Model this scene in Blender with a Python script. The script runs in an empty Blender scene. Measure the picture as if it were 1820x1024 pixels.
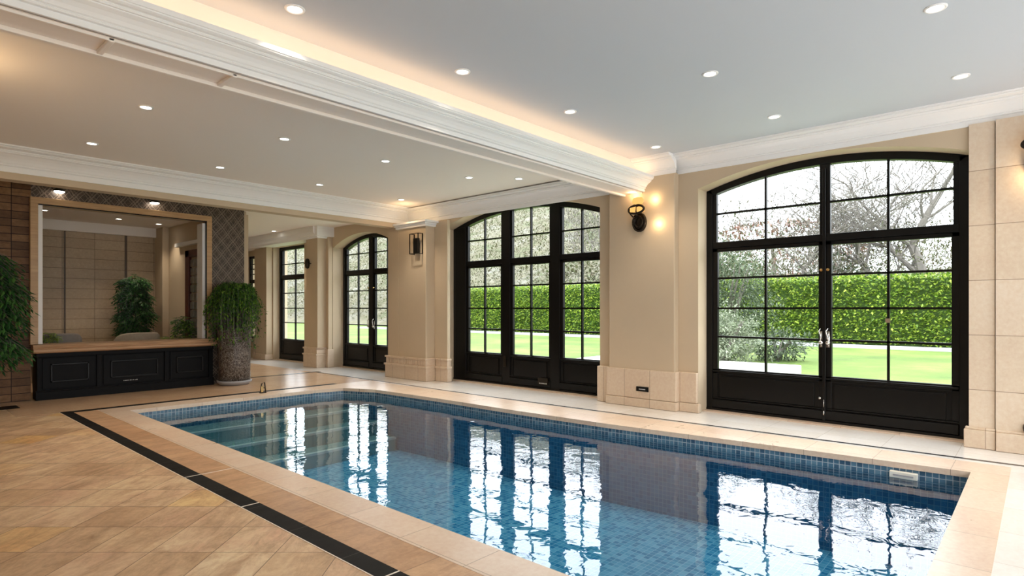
import bpy, math, random
from mathutils import Vector
random.seed(11)
S = bpy.context.scene
COL = S.collection
PI = math.pi

# ------------------------------------------------------------------ builders
class MB:
    def __init__(s): s.v = []; s.f = []; s.uv = None
    def box(s, x0, x1, y0, y1, z0, z1):
        if x0 > x1: x0, x1 = x1, x0
        if y0 > y1: y0, y1 = y1, y0
        if z0 > z1: z0, z1 = z1, z0
        n = len(s.v)
        s.v += [(x0,y0,z0),(x1,y0,z0),(x1,y1,z0),(x0,y1,z0),(x0,y0,z1),(x1,y0,z1),(x1,y1,z1),(x0,y1,z1)]
        s.f += [(n,n+3,n+2,n+1),(n+4,n+5,n+6,n+7),(n,n+1,n+5,n+4),(n+1,n+2,n+6,n+5),(n+2,n+3,n+7,n+6),(n+3,n,n+4,n+7)]
        return s
    def prism(s, poly, a, b, axis='z'):
        """closed polygon extruded along an axis; poly in the other two axes (order xy, xz or yz)"""
        n = len(s.v); k = len(poly)
        def P(p, t):
            return {'z': (p[0], p[1], t), 'y': (p[0], t, p[1]), 'x': (t, p[0], p[1])}[axis]
        s.v += [P(p, a) for p in poly] + [P(p, b) for p in poly]
        s.f.append(tuple(range(n+k-1, n-1, -1))); s.f.append(tuple(range(n+k, n+2*k)))
        for i in range(k):
            j = (i+1) % k
            s.f.append((n+i, n+j, n+k+j, n+k+i))
        return s
    def quad(s, a, b, c, d):
        n = len(s.v); s.v += [a, b, c, d]; s.f.append((n, n+1, n+2, n+3)); return s
    def strip(s, lo, hi, x0, x1):
        """solid between two polylines lo and hi of (y,z), from x0 to x1"""
        for i in range(len(lo)-1):
            n = len(s.v)
            p = [lo[i], lo[i+1], hi[i+1], hi[i]]
            s.v += [(x0, q[0], q[1]) for q in p] + [(x1, q[0], q[1]) for q in p]
            s.f += [(n,n+1,n+2,n+3),(n+7,n+6,n+5,n+4),(n,n+4,n+5,n+1),(n+3,n+2,n+6,n+7)]
            if i == 0: s.f.append((n, n+3, n+7, n+4))
            if i == len(lo)-2: s.f.append((n+1, n+5, n+6, n+2))
        return s
    def tube(s, pts, r, seg=8, cap=True):
        pts = [Vector(p) for p in pts]; k = len(pts)
        rs = r if isinstance(r, (list, tuple)) else [r]*k
        up = None; n0 = len(s.v)
        for i, p in enumerate(pts):
            t = (pts[min(i+1, k-1)] - pts[max(i-1, 0)])
            if t.length < 1e-9: t = Vector((0,0,1))
            t.normalize()
            if up is None:
                a = Vector((0,0,1)) if abs(t.z) < .9 else Vector((1,0,0))
                up = a.cross(t).normalized()
            else:
                up = (up - t*up.dot(t))
                if up.length < 1e-6: up = t.orthogonal()
                up.normalize()
            w = t.cross(up)
            for j in range(seg):
                a = 2*PI*j/seg
                q = p + (up*math.cos(a) + w*math.sin(a))*rs[i]
                s.v.append(tuple(q))
        for i in range(k-1):
            for j in range(seg):
                a = n0+i*seg+j; b = n0+i*seg+(j+1) % seg
                s.f.append((a, b, b+seg, a+seg))
        if cap:
            s.f.append(tuple(n0+j for j in range(seg-1, -1, -1)))
            s.f.append(tuple(n0+(k-1)*seg+j for j in range(seg)))
        return s
    def lathe(s, prof, c=(0,0,0), seg=24, axis='z', sx=1, sy=1):
        n0 = len(s.v); k = len(prof)
        for (r, h) in prof:
            for j in range(seg):
                a = 2*PI*j/seg; x = r*math.cos(a)*sx; y = r*math.sin(a)*sy
                if axis == 'z': p = (x, y, h)
                elif axis == 'x': p = (h, x, y)
                else: p = (x, h, y)
                s.v.append((p[0]+c[0], p[1]+c[1], p[2]+c[2]))
        for i in range(k-1):
            for j in range(seg):
                a = n0+i*seg+j; b = n0+i*seg+(j+1) % seg
                s.f.append((a, b, b+seg, a+seg))
        if prof[0][0] > 1e-6: s.f.append(tuple(n0+j for j in range(seg-1, -1, -1)))
        if prof[-1][0] > 1e-6: s.f.append(tuple(n0+(k-1)*seg+j for j in range(seg)))
        return s

def lk(o): COL.objects.link(o); return o
def tag(o, label=None, cat=None, group=None, kind=None):
    if label: o['label'] = label
    if cat: o['category'] = cat
    if group: o['group'] = group
    if kind: o['kind'] = kind
    return o
def empty(name, loc, label=None, cat=None, group=None, kind=None):
    o = bpy.data.objects.new(name, None); o.location = loc; o.empty_display_size = .1
    lk(o); return tag(o, label, cat, group, kind)
def build(name, mb, mat, parent=None, org=None, bevel=0, smooth=False, recalc=True):
    """vertices are given in world space when org is given (org = world origin of the parent or of the object itself)"""
    o3 = org or (0,0,0)
    me = bpy.data.meshes.new(name)
    me.from_pydata([(v[0]-o3[0], v[1]-o3[1], v[2]-o3[2]) for v in mb.v], [], mb.f)
    if recalc:
        import bmesh
        bm = bmesh.new(); bm.from_mesh(me)
        bmesh.ops.recalc_face_normals(bm, faces=bm.faces)
        bm.to_mesh(me); bm.free()
    me.materials.append(mat)
    if smooth:
        for p in me.polygons: p.use_smooth = True
    me.update()
    o = bpy.data.objects.new(name, me); lk(o)
    if parent: o.parent = parent
    elif org: o.location = org
    if bevel:
        b = o.modifiers.new('bevel', 'BEVEL'); b.width = bevel; b.segments = 2; b.limit_method = 'ANGLE'
    return o
def struct(name, mb, mat, **k):
    o = build(name, mb, mat, **k); o['kind'] = 'structure'; return o
def copy_tree(o, parent=None):
    c = o.copy(); COL.objects.link(c); c.parent = parent
    for ch in [x for x in bpy.data.objects if x.parent == o]:
        if ch is not c: copy_tree(ch, c)
    return c

# ------------------------------------------------------------------ materials
def newmat(name):
    m = bpy.data.materials.new(name); m.use_nodes = True
    nt = m.node_tree; nt.nodes.clear()
    out = nt.nodes.new('ShaderNodeOutputMaterial')
    return m, nt, out
class N:
    def __init__(s, nt): s.nt = nt
    def __call__(s, typ, ins=None, **props):
        n = s.nt.nodes.new(typ)
        for k, v in props.items(): setattr(n, k, v)
        for k, v in (ins or {}).items():
            if isinstance(v, bpy.types.NodeSocket): s.nt.links.new(v, n.inputs[k])
            else: n.inputs[k].default_value = v
        return n
    def math(s, op, a, b=0.0, c=None):
        n = s('ShaderNodeMath', {0: a, 1: b}, operation=op)
        if c is not None:
            n.inputs[2].default_value = c
        return n.outputs[0]
    def mix(s, fac, a, b, blend='MIX'):
        n = s.nt.nodes.new('ShaderNodeMix'); n.data_type = 'RGBA'; n.blend_type = blend
        for i, v in ((0, fac), (6, a), (7, b)):
            if isinstance(v, bpy.types.NodeSocket): s.nt.links.new(v, n.inputs[i])
            else: n.inputs[i].default_value = v if i == 0 else (*v[:3], 1)
        return n.outputs[2]
    def ramp(s, fac, stops):
        n = s.nt.nodes.new('ShaderNodeValToRGB'); s.nt.links.new(fac, n.inputs[0])
        el = n.color_ramp.elements
        while len(el) < len(stops): el.new(.5)
        for e, (p, c) in zip(el, stops): e.position = p; e.color = (*c, 1) if len(c) == 3 else c
        return n.outputs[0]
    def noise(s, vec, scale, detail=3, rough=.5, dist=0):
        return s('ShaderNodeTexNoise', {'Vector': vec, 'Scale': scale, 'Detail': detail, 'Roughness': rough, 'Distortion': dist})
    def pos(s): return s('ShaderNodeNewGeometry').outputs['Position']
    def sep(s, v):
        n = s('ShaderNodeSeparateXYZ', {0: v}); return n.outputs
    def comb(s, x, y, z): return s('ShaderNodeCombineXYZ', {0: x, 1: y, 2: z}).outputs[0]
def P(nt, out, **k):
    b = nt.nodes.new('ShaderNodeBsdfPrincipled')
    for key, v in k.items():
        key = key.replace('_', ' ')
        if isinstance(v, bpy.types.NodeSocket): nt.links.new(v, b.inputs[key])
        else: b.inputs[key].default_value = (*v, 1) if isinstance(v, tuple) and len(v) == 3 else v
    nt.links.new(b.outputs[0], out.inputs[0]); return b
def bump(n, h, strength=.3, dist=.01):
    return n('ShaderNodeBump', {'Height': h, 'Strength': strength, 'Distance': dist}).outputs[0]
def simple(name, col, rough=.5, metal=0, var=.12, scale=6, bumps=0, spec=.5):
    m, nt, out = newmat(name); n = N(nt)
    co = n('ShaderNodeTexCoord').outputs['Object']
    ns = n.noise(co, scale, 4, .6)
    c = n.mix(ns.outputs[0], tuple(x*(1-var) for x in col), tuple(min(1, x*(1+var)) for x in col))
    k = dict(Base_Color=c, Roughness=rough, Metallic=metal)
    k['Specular_IOR_Level'] = spec
    if bumps: k['Normal'] = bump(n, ns.outputs[0], bumps, .01)
    P(nt, out, **k); return m
def emis(name, col, st):
    m, nt, out = newmat(name); n = N(nt)
    e = n('ShaderNodeEmission', {'Color': (*col, 1), 'Strength': st})
    nt.links.new(e.outputs[0], out.inputs[0]); return m

M = {}
DL = 78
M['plaster'] = simple('cream_plaster', (.61,.49,.345), .75, var=.05, scale=2, spec=.3)
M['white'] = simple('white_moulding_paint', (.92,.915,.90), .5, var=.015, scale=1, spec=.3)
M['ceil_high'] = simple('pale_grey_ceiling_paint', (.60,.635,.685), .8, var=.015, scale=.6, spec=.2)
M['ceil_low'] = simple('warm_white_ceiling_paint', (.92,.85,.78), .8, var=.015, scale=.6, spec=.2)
M['black'] = simple('black_painted_joinery', (.006,.0055,.005), .32, var=.25, scale=9, spec=.22)
M['black_cab'] = simple('black_cabinet_paint', (.005,.005,.0055), .5, var=.25, scale=9, spec=.12)
M['iron'] = simple('dark_bronze', (.03,.022,.015), .35, .7, var=.4, scale=20)
M['chrome'] = simple('polished_metal', (.75,.73,.7), .18, 1, var=.05)
M['gold'] = simple('brass', (.75,.52,.22), .25, 1, var=.15)
M['grey_dish'] = simple('grey_stone_dish', (.36,.36,.38), .45, var=.1, scale=12)
M['fabric_grey'] = simple('taupe_velvet', (.26,.22,.20), .9, var=.2, scale=25, bumps=.2)
M['fabric_beige'] = simple('beige_velvet', (.42,.34,.26), .9, var=.2, scale=25, bumps=.2)
M['darkwood'] = simple('dark_red_wood', (.10,.022,.015), .4, var=.4, scale=8)
M['soil'] = simple('soil', (.03,.02,.012), .95, var=.4, scale=30, bumps=.5)
M['bark'] = simple('grey_bark', (.16,.145,.13), .9, var=.35, scale=9, bumps=.5)
M['bark_red'] = simple('reddish_twigs', (.30,.15,.12), .9, var=.3, scale=5)
M['paver'] = simple('pale_terrace_stone', (.72,.70,.66), .6, var=.08, scale=4)
M['mark'] = simple('pale_marking', (.75,.75,.72), .5, var=.05)
M['skimmer'] = simple('ivory_plastic', (.72,.70,.62), .4, var=.04)

def wood(name, c1, c2, rough=.4, axis=0, sc=1):
    m, nt, out = newmat(name); n = N(nt)
    p = n.sep(n.pos())
    v = [n.math('MULTIPLY', p[i], (1.2 if i == axis else 16)*sc) for i in range(3)]
    ns = n.noise(n.comb(*v), 1.4, 6, .65, 1.2)
    c = n.ramp(ns.outputs[0], [(.3, c1), (.7, c2)])
    P(nt, out, Base_Color=c, Roughness=rough, Normal=bump(n, ns.outputs[0], .15, .004)); return m
M['oak'] = wood('golden_oak', (.42,.25,.11), (.60,.38,.19))
M['sillwood'] = wood('sill_oak', (.36,.20,.10), (.66,.42,.25), .35, 0)

def grid_lines(n, u, period, width, offset=0.0):
    """1 on a joint"""
    a = n.math('ADD', u, 1000*period + offset)
    f = n.math('MODULO', a, period)
    return n.math('LESS_THAN', f, width)
def cell(n, u, period, offset=0.0):
    return n.math('FLOOR', n.math('DIVIDE', n.math('ADD', u, 1000*period+offset), period))

def tiles(name, rot, pu, pv, jw, stops, jcol, rough=.35, veins=(.5, 3), vein_col=None, offu=0, offv=0, run=False, vertical=False, spec=.5):
    m, nt, out = newmat(name); n = N(nt)
    p = n.sep(n.pos())
    if vertical:
        u, v = (p[1] if vertical == 'y' else p[0]), p[2]
    else:
        ca, sa = math.cos(rot), math.sin(rot)
        u = n.math('ADD', n.math('MULTIPLY', p[0], ca), n.math('MULTIPLY', p[1], sa))
        v = n.math('ADD', n.math('MULTIPLY', p[0], -sa), n.math('MULTIPLY', p[1], ca))
    cv = cell(n, v, pv, offv)
    if run:
        u = n.math('ADD', u, n.math('MULTIPLY', n.math('MODULO', cv, 2.0), pu*.5))
    ju = grid_lines(n, u, pu, jw, offu); jv = grid_lines(n, v, pv, jw, offv)
    j = n.math('MAXIMUM', ju, jv)
    cu = cell(n, u, pu, offu)
    wn = n('ShaderNodeTexWhiteNoise', {'Vector': n.comb(cu, cv, 0.0)}, noise_dimensions='3D')
    c = n.ramp(wn.outputs[0], stops)
    pv3 = n.comb(n.math('MULTIPLY', u, veins[1]*.35), n.math('MULTIPLY', v, veins[1]), n.math('MULTIPLY', wn.outputs[0], 20.0))
    ns = n.noise(pv3, 1.6, 9, .74, .5)
    cl = n.noise(n.pos(), 2.3, 4, .65, .4)
    vc = vein_col or (.35,.20,.10)
    c = n.mix(n.math('MULTIPLY', n.ramp(ns.outputs[0], [(.42, (0,0,0)), (.75, (1,1,1))]), veins[0]), c, vc)
    n2 = n.noise(n.pos(), 26, 3, .7)
    c = n.mix(veins[0]*.6, c, cl.outputs[0], 'OVERLAY')
    c = n.mix(.25, c, n2.outputs[0], 'OVERLAY')
    c = n.mix(j, c, jcol)
    h = n.math('SUBTRACT', n.math('MULTIPLY', ns.outputs[0], .15), n.math('MULTIPLY', j, .6))
    r = n.math('ADD', n.math('MULTIPLY', ns.outputs[0], .2), rough-.1)
    P(nt, out, Base_Color=c, Roughness=r, Specular_IOR_Level=spec, Normal=bump(n, h, .25, .003)); return m
R45 = math.radians(42)
M['floor_tile'] = tiles('diagonal_sandstone_tile', R45, .40, .375, .005,
    [(0, (.56,.37,.22)), (.25, (.66,.46,.28)), (.5, (.73,.53,.34)), (.72, (.64,.43,.27)), (.95, (.73,.53,.34)), (1, (.74,.46,.18))],
    (.17,.11,.07), .34, (.95, 5), (.33,.19,.10), offu=.11, offv=.1)
M['walk_tile'] = tiles('pale_limestone_tile', 0, .62, .62, .004,
    [(0, (.74,.71,.67)), (.5, (.79,.76,.73)), (1, (.73,.69,.64))], (.50,.44,.38), .2, (.3, 2.2), (.58,.46,.36))
M['back_tile'] = tiles('honey_stone_tile', 0, .8, .6, .003,
    [(0, (.60,.40,.25)), (.5, (.66,.45,.29)), (1, (.62,.41,.25))], (.45,.30,.19), .24, (.4, 3), (.45,.28,.17), run=True)
M['coping'] = tiles('pink_limestone_coping', 0, .62, .6, .005,
    [(0, (.66,.51,.39)), (.5, (.72,.58,.46)), (1, (.68,.52,.39))], (.36,.26,.19), .3, (.3, 2), (.60,.40,.29), offu=.2)
M['plank'] = tiles('veined_plank_stone', 0, 3.0, .95, .006,
    [(0, (.55,.34,.20)), (.5, (.60,.38,.22)), (1, (.50,.30,.17))], (.25,.15,.09), .34, (.75, 6), (.28,.15,.08), offv=.25)
M['inlay'] = tiles('black_granite_inlay', 0, 3.0, .62, .004,
    [(0, (.006,.0055,.006)), (1, (.010,.010,.010))], (.10,.09,.08), .5, (.2, 5), (.012,.012,.012), offv=.1, spec=.12)
M['limestone'] = tiles('coursed_limestone', 0, 40.0, .569, .007,
    [(0, (.70,.57,.43)), (.5, (.74,.61,.47)), (1, (.68,.55,.41))], (.34,.24,.16), .6, (.25, 2), (.58,.43,.30), offv=-.03, offu=5, vertical='y')
M['plinth'] = tiles('plinth_limestone', 0, .42, 5, .006,
    [(0, (.68,.53,.39)), (.5, (.72,.58,.44)), (1, (.66,.51,.37))], (.36,.25,.17), .6, (.2, 2), (.58,.43,.30), vertical='y')
M['lounge_wall'] = tiles('lounge_wall_panel', 0, .545, .205, .007,
    [(0, (.48,.35,.22)), (.5, (.51,.38,.245)), (1, (.46,.335,.21))], (.13,.08,.045), .5, (.15, 2), (.40,.28,.17), offu=.02, vertical='x')
M['brick'] = tiles('brown_brick_tile', 0, .26, .118, .010,
    [(0, (.12,.065,.033)), (.5, (.20,.105,.052)), (1, (.28,.155,.075))], (.02,.012,.008), .4, (.6, 9), (.04,.02,.012), vertical='x', spec=.12)

def lattice():
    m, nt, out = newmat('dark_lattice_relief'); n = N(nt)
    p = n.sep(n.pos())
    q = n.math('ADD', p[0], p[1])
    w = n.noise(n.pos(), 5, 3, .6)
    wv = n.math('MULTIPLY', n.math('SUBTRACT', w.outputs[0], .5), .08)
    a = n.math('ADD', n.math('ADD', n.math('MULTIPLY', q, 1.0), n.math('MULTIPLY', p[2], .8)), wv)
    b = n.math('ADD', n.math('SUBTRACT', n.math('MULTIPLY', q, 1.0), n.math('MULTIPLY', p[2], .8)), wv)
    l1 = n.math('MAXIMUM', grid_lines(n, a, .21, .022), grid_lines(n, b, .21, .022))
    l2 = n.math('MAXIMUM', grid_lines(n, a, .105, .010, .04), grid_lines(n, b, .105, .010, .04))
    l = n.math('MAXIMUM', l1, l2)
    ns = n.noise(n.pos(), 22, 6, .7)
    c = n.ramp(ns.outputs[0], [(.35, (.030,.020,.014)), (.65, (.10,.07,.048))])
    c = n.mix(l, c, (.21,.16,.12))
    P(nt, out, Base_Color=c, Roughness=.45, Normal=bump(n, n.math('ADD', l, n.math('MULTIPLY', ns.outputs[0], .4)), .6, .01)); return m
M['lattice'] = lattice()
def swirl(name, base, dark, light):
    m, nt, out = newmat(name); n = N(nt)
    ns = n.noise(n.pos(), 9, 5, .6, 2.5)
    a = n.math('ABSOLUTE', n.math('SUBTRACT', ns.outputs[0], .5))
    l = n.math('LESS_THAN', a, .012)
    v = n('ShaderNodeTexVoronoi', {'Vector': n.pos(), 'Scale': 16.0}, feature='DISTANCE_TO_EDGE')
    l2 = n.math('LESS_THAN', v.outputs[0], .03)
    l = n.math('MAXIMUM', l, n.math('MULTIPLY', l2, .5))
    n2 = n.noise(n.pos(), 14, 5, .7)
    c = n.ramp(n2.outputs[0], [(.35, dark), (.65, base)])
    c = n.mix(l, c, light)
    P(nt, out, Base_Color=c, Roughness=.42, Normal=bump(n, l, .5, .006)); return m
M['planter'] = swirl('etched_brown_planter', (.085,.058,.042), (.030,.02,.014), (.42,.38,.33))

def mosaic(name, c1, c2, c3, grout, vert, s=.05):
    m, nt, out = newmat(name); n = N(nt)
    if vert:
        uv = n('ShaderNodeUVMap').outputs[0]; p = n.sep(uv); u, v = p[0], p[1]
    else:
        p = n.sep(n.pos()); u, v = p[0], p[1]
    j = n.math('MAXIMUM', grid_lines(n, u, s, .006), grid_lines(n, v, s, .006))
    wn = n('ShaderNodeTexWhiteNoise', {'Vector': n.comb(cell(n, u, s), cell(n, v, s), 0.0)}, noise_dimensions='3D')
    c = n.ramp(wn.outputs[0], [(0, c1), (.55, c2), (1, c3)])
    c = n.mix(j, c, grout)
    P(nt, out, Base_Color=c, Roughness=.25, Normal=bump(n, j, -.2, .002)); return m
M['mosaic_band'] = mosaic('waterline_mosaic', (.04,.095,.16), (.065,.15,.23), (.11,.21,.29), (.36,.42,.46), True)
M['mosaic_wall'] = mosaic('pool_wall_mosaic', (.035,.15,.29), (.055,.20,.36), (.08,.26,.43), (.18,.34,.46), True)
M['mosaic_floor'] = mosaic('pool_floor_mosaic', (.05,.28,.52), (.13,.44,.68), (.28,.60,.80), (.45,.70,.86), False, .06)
M['step'] = mosaic('pool_step_mosaic', (.20,.34,.36), (.25,.40,.42), (.30,.45,.46), (.4,.5,.5), False, .06)
M['nosing'] = simple('white_step_nosing', (.75,.76,.74), .4, var=.05)

def water():
    m, nt, out = newmat('pool_water'); n = N(nt)
    p = n.sep(n.pos())
    v = n.comb(p[0], p[1], 0.0)
    a = n.noise(v, 1.1, 2, .5, .4); b = n.noise(v, 6.0, 2, .5, .6)
    h = n.math('ADD', n.math('MULTIPLY', a.outputs[0], 1.0), n.math('MULTIPLY', b.outputs[0], .26))
    nm = bump(n, h, .30, .02)
    fr = n('ShaderNodeFresnel', {'IOR': 1.55, 'Normal': nm})
    gl = n('ShaderNodeBsdfGlossy', {'Color': (1,1,1,1), 'Roughness': 0.0, 'Normal': nm})
    lw = n('ShaderNodeBsdfTransparent', {'Color': (.64,.87,.97,1)})
    mx = n('ShaderNodeMixShader', {0: fr.outputs[0], 1: lw.outputs[0], 2: gl.outputs[0]})
    nt.links.new(mx.outputs[0], out.inputs[0]); return m
M['water'] = water()
def glass(name='window_glass', tint=(.97,.98,.98), ior=1.3):
    m, nt, out = newmat(name); n = N(nt)
    fr = n('ShaderNodeFresnel', {'IOR': ior})
    bf = n('ShaderNodeNewGeometry').outputs['Backfacing']
    gl = n('ShaderNodeBsdfGlossy', {'Color': (1,1,1,1), 'Roughness': 0.0})
    tr = n('ShaderNodeBsdfTransparent', {'Color': (*tint, 1)})
    mx = n('ShaderNodeMixShader', {0: n.math('MULTIPLY', fr.outputs[0], n.math('SUBTRACT', 1.0, bf)), 1: tr.outputs[0], 2: gl.outputs[0]})
    nt.links.new(mx.outputs[0], out.inputs[0]); return m
M['glass'] = glass()
M['lounge_glass'] = glass('lounge_window_glass', ior=1.07)
def leafmat(name, c1, c2, c3, trans=.35, rough=.5, sc=3.0):
    m, nt, out = newmat(name); n = N(nt)
    g = n('ShaderNodeNewGeometry')
    rnd = g.outputs['Random Per Island']
    c = n.ramp(rnd, [(0, c1), (.55, c2), (1, c3)])
    ns = n.noise(g.outputs['Position'], sc, 3, .6)
    c = n.mix(.35, c, ns.outputs[0], 'OVERLAY')
    b = P(nt, out, Base_Color=c, Roughness=rough)
    t = n('ShaderNodeBsdfTranslucent', {'Color': c})
    mx = n('ShaderNodeMixShader', {0: trans, 1: b.outputs[0], 2: t.outputs[0]})
    nt.links.new(mx.outputs[0], out.inputs[0]); return m
M['leaf_palm'] = leafmat('palm_leaf', (.012,.06,.012), (.03,.13,.03), (.09,.25,.05))
M['leaf_vine'] = leafmat('trailing_leaf', (.015,.06,.006), (.06,.18,.015), (.26,.48,.05))
M['leaf_yellow'] = leafmat('lime_leaf', (.15,.28,.03), (.30,.42,.04), (.4,.5,.08))
M['leaf_hedge'] = leafmat('hedge_leaf', (.04,.10,.01), (.17,.28,.025), (.42,.52,.07), .25, sc=.7)
M['leaf_shrub'] = leafmat('grey_green_leaf', (.035,.06,.03), (.075,.11,.055), (.16,.20,.11), .2, sc=.7)
M['leaf_pale'] = leafmat('pale_shrub_leaf', (.12,.16,.09), (.20,.24,.15), (.33,.36,.27), .2, sc=.7)
M['leaf_wood'] = leafmat('woodland_leaf', (.11,.09,.055), (.09,.11,.045), (.20,.18,.13), .2, sc=.3)
M['leaf_rust'] = leafmat('rust_leaf', (.14,.07,.05), (.20,.11,.08), (.28,.18,.13), .2, sc=.3)
M['hedge_core'] = simple('hedge_inside', (.04,.08,.012), .9, var=.4, scale=3)
def grass():
    m, nt, out = newmat('mown_lawn'); n = N(nt)
    a = n.noise(n.pos(), .35, 4, .6); b = n.noise(n.pos(), 14, 4, .7)
    c = n.ramp(a.outputs[0], [(.35, (.055,.10,.010)), (.5, (.085,.14,.015)), (.65, (.13,.175,.03))])
    c = n.mix(.5, c, b.outputs[0], 'OVERLAY')
    P(nt, out, Base_Color=c, Roughness=.9, Normal=bump(n, b.outputs[0], .6, .03)); return m
M['grass'] = grass()
def hillm():
    m, nt, out = newmat('woodland_floor'); n = N(nt)
    a = n.noise(n.pos(), .25, 6, .7); b = n.noise(n.pos(), 1.6, 5, .75)
    c = n.ramp(a.outputs[0], [(.3, (.06,.09,.035)), (.5, (.12,.11,.07)), (.7, (.18,.18,.16))])
    c = n.mix(.7, c, b.outputs[0], 'OVERLAY')
    P(nt, out, Base_Color=c, Roughness=.95); return m
M['hill'] = hillm()
M['amber'] = emis('amber_glass_lit', (1.0,.55,.16), 1.1)
M['bulb'] = emis('downlight_lens_lit', (1.0,.93,.82), 14)
M['poolbulb'] = emis('pool_lamp_lit', (.95,.98,1.0), 9)

# ------------------------------------------------------------------ camera
cam = bpy.data.cameras.new('camera'); co = lk(bpy.data.objects.new('camera', cam))
co.location = (0, 0, 1.45); co.rotation_euler = (math.radians(90), 0, math.radians(-48))
cam.sensor_width = 36; cam.lens = 36*1044/1820; cam.shift_y = 36/1820; cam.clip_end = 500; cam.clip_start = .05
S.camera = co
S.view_settings.view_transform = 'Standard'; S.view_settings.look = 'None'
S.view_settings.gamma = 1; S.view_settings.use_curve_mapping = False
S.view_settings.exposure = 0.06

# ------------------------------------------------------------------ the setting
XW = 7.8            # face of the garden wall
ZH, ZL, ZP = 3.60, 3.52, 3.43   # raised ceiling, lower ceiling, passage ceiling
YB, YS = 4.32, 9.98  # beam face, bulkhead face
YM = 11.8           # wall of the lounge window

def archf(y0, y1, zs, rise):
    c = (y0+y1)/2; h = (y1-y0)/2
    return lambda y: zs + rise*(1-((y-c)/h)**2)
OP = [  # openings of the garden wall: y0, y1, arch function
    (.56, 3.54, archf(.56, 3.54, 3.11, .235)),
    (5.16, 8.88, archf(5.16, 8.88, 3.04, .32)),
    (10.52, 12.96, archf(10.52, 12.96, 2.93, .28)),
    (14.35, 16.08, lambda y: 3.16),
    (17.25, 17.7, lambda y: 3.0)]
zb = lambda i: .55 if i == 4 else 0.0
def lin(a, b, n): return [a+(b-a)*i/n for i in range(n+1)]
w = MB(); last = -2.6
for i, (a, b, f) in enumerate(OP):
    w.box(XW, 8.22, last, a, -.05, 3.75)
    ys = lin(a, b, 24)
    w.strip([(y, f(y)) for y in ys], [(y, 3.75) for y in ys], XW, 8.22)
    if zb(i): w.box(XW, 8.22, a, b, -.05, zb(i))
    last = b
w.box(XW, 8.22, last, 18.5, -.05, 3.75)
struct('wall_right', w, M['plaster'])
# limestone facing near the door (right of it) with plinth
w = MB(); w.box(7.765, XW, .35, .56, .0, 3.37); w.box(7.74, XW, .02, .342, .0, 3.37); w.box(7.74, XW, -2.5, .012, .0, 3.37)
struct('wall_right_facing', w, M['limestone'])
w = MB(); w.box(7.725, XW, .345, .60, 0, .19); w.box(7.70, XW, -2.5, .34, 0, .19); w.box(7.74, XW, .345, .59, .19, .215); w.box(7.72, XW, -2.5, .34, .19, .215)
struct('baseboard_right', w, M['plinth'], bevel=.006)

# pier between the door and the wide window
w = MB(); w.box(7.67, XW, 3.83, 4.91, .28, 3.37)
struct('trim_1', w, M['plaster'], bevel=.012)
w = MB(); w.box(7.645, XW, 3.80, 4.94, .13, .55); w.box(7.635, XW, 3.79, 4.95, 0, .125); w.box(7.74, XW, 3.54, 3.80, .13, .55); w.box(7.72, XW, 3.50, 3.79, 0, .125)
w.box(7.72, XW, 4.94, 5.16, 0, .55)
struct('baseboard_pier', w, M['plinth'], bevel=.008)
# corner pier beside the third window
w = MB(); w.box(7.5, XW, 9.05, 9.93, 0, 3.16); w.box(7.5, XW, 9.93, 10.3, 0, 3.13); w.box(7.72, XW, 8.66, 9.05, 0, 3.2)
struct('trim_2', w, M['plaster'], bevel=.01)
w = MB()
w.box(7.46, XW, 9.0, 10.34, 0, .26); w.box(7.44, XW, 8.98, 10.36, .26, .30); w.box(7.47, XW, 9.02, 10.32, .30, .42); w.box(7.45, XW, 9.0, 10.34, .42, .455)
w.box(7.69, XW, 8.62, 8.98, 0, .26); w.box(7.67, XW, 8.61, 8.98, .26, .30); w.box(7.70, XW, 8.64, 8.98, .30, .42); w.box(7.68, XW, 8.62, 8.98, .42, .455)
for k in range(22): w.box(7.458, 7.47, 9.06+k*.057, 9.085+k*.057, .315, .405)
struct('baseboard_corner', w, M['plinth'], bevel=.004)
w = MB(); w.box(7.42, XW, 8.98, 9.97, 3.12, 3.15); w.box(7.38, XW, 8.92, 9.97, 3.15, 3.19); w.box(7.45, XW, 9.0, 9.97, 3.08, 3.12)
struct('trim_3', w, M['white'], bevel=.006)
# column past the third window with its cap and base, and the pale pilaster beyond
w = MB(); w.box(7.45, XW, 13.08, 13.62, 0, ZP); w.box(7.68, XW, 12.97, 13.08, 0, 3.2); w.box(7.62, XW, 16.12, 16.85, 0, ZP)
struct('trim_4', w, M['plaster'], bevel=.01)
w = MB(); w.box(7.40, XW, 13.03, 13.67, 0, .30); w.box(7.38, XW, 13.01, 13.69, .30, .34); w.box(7.41, XW, 13.04, 13.66, .34, .45); w.box(7.39, XW, 13.02, 13.68, .45, .49)
w.box(7.64, XW, 12.92, 13.01, 0, .45); w.box(7.58, XW, 16.1, 16.9, 0, .16); w.box(7.76, XW, 16.9, 17.25, 0, .16)
struct('baseboard_column', w, M['plinth'], bevel=.006)
w = MB()
w.prism([(7.42,3.16),(7.40,3.20),(7.34,3.24),(7.30,3.30),(7.30,ZP),(XW,ZP),(XW,3.16)], 13.02, 18.3, 'y')
w.box(7.34, XW, 12.9, 13.7, 3.2, ZP)
struct('trim_5', w, M['white'])

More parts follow.
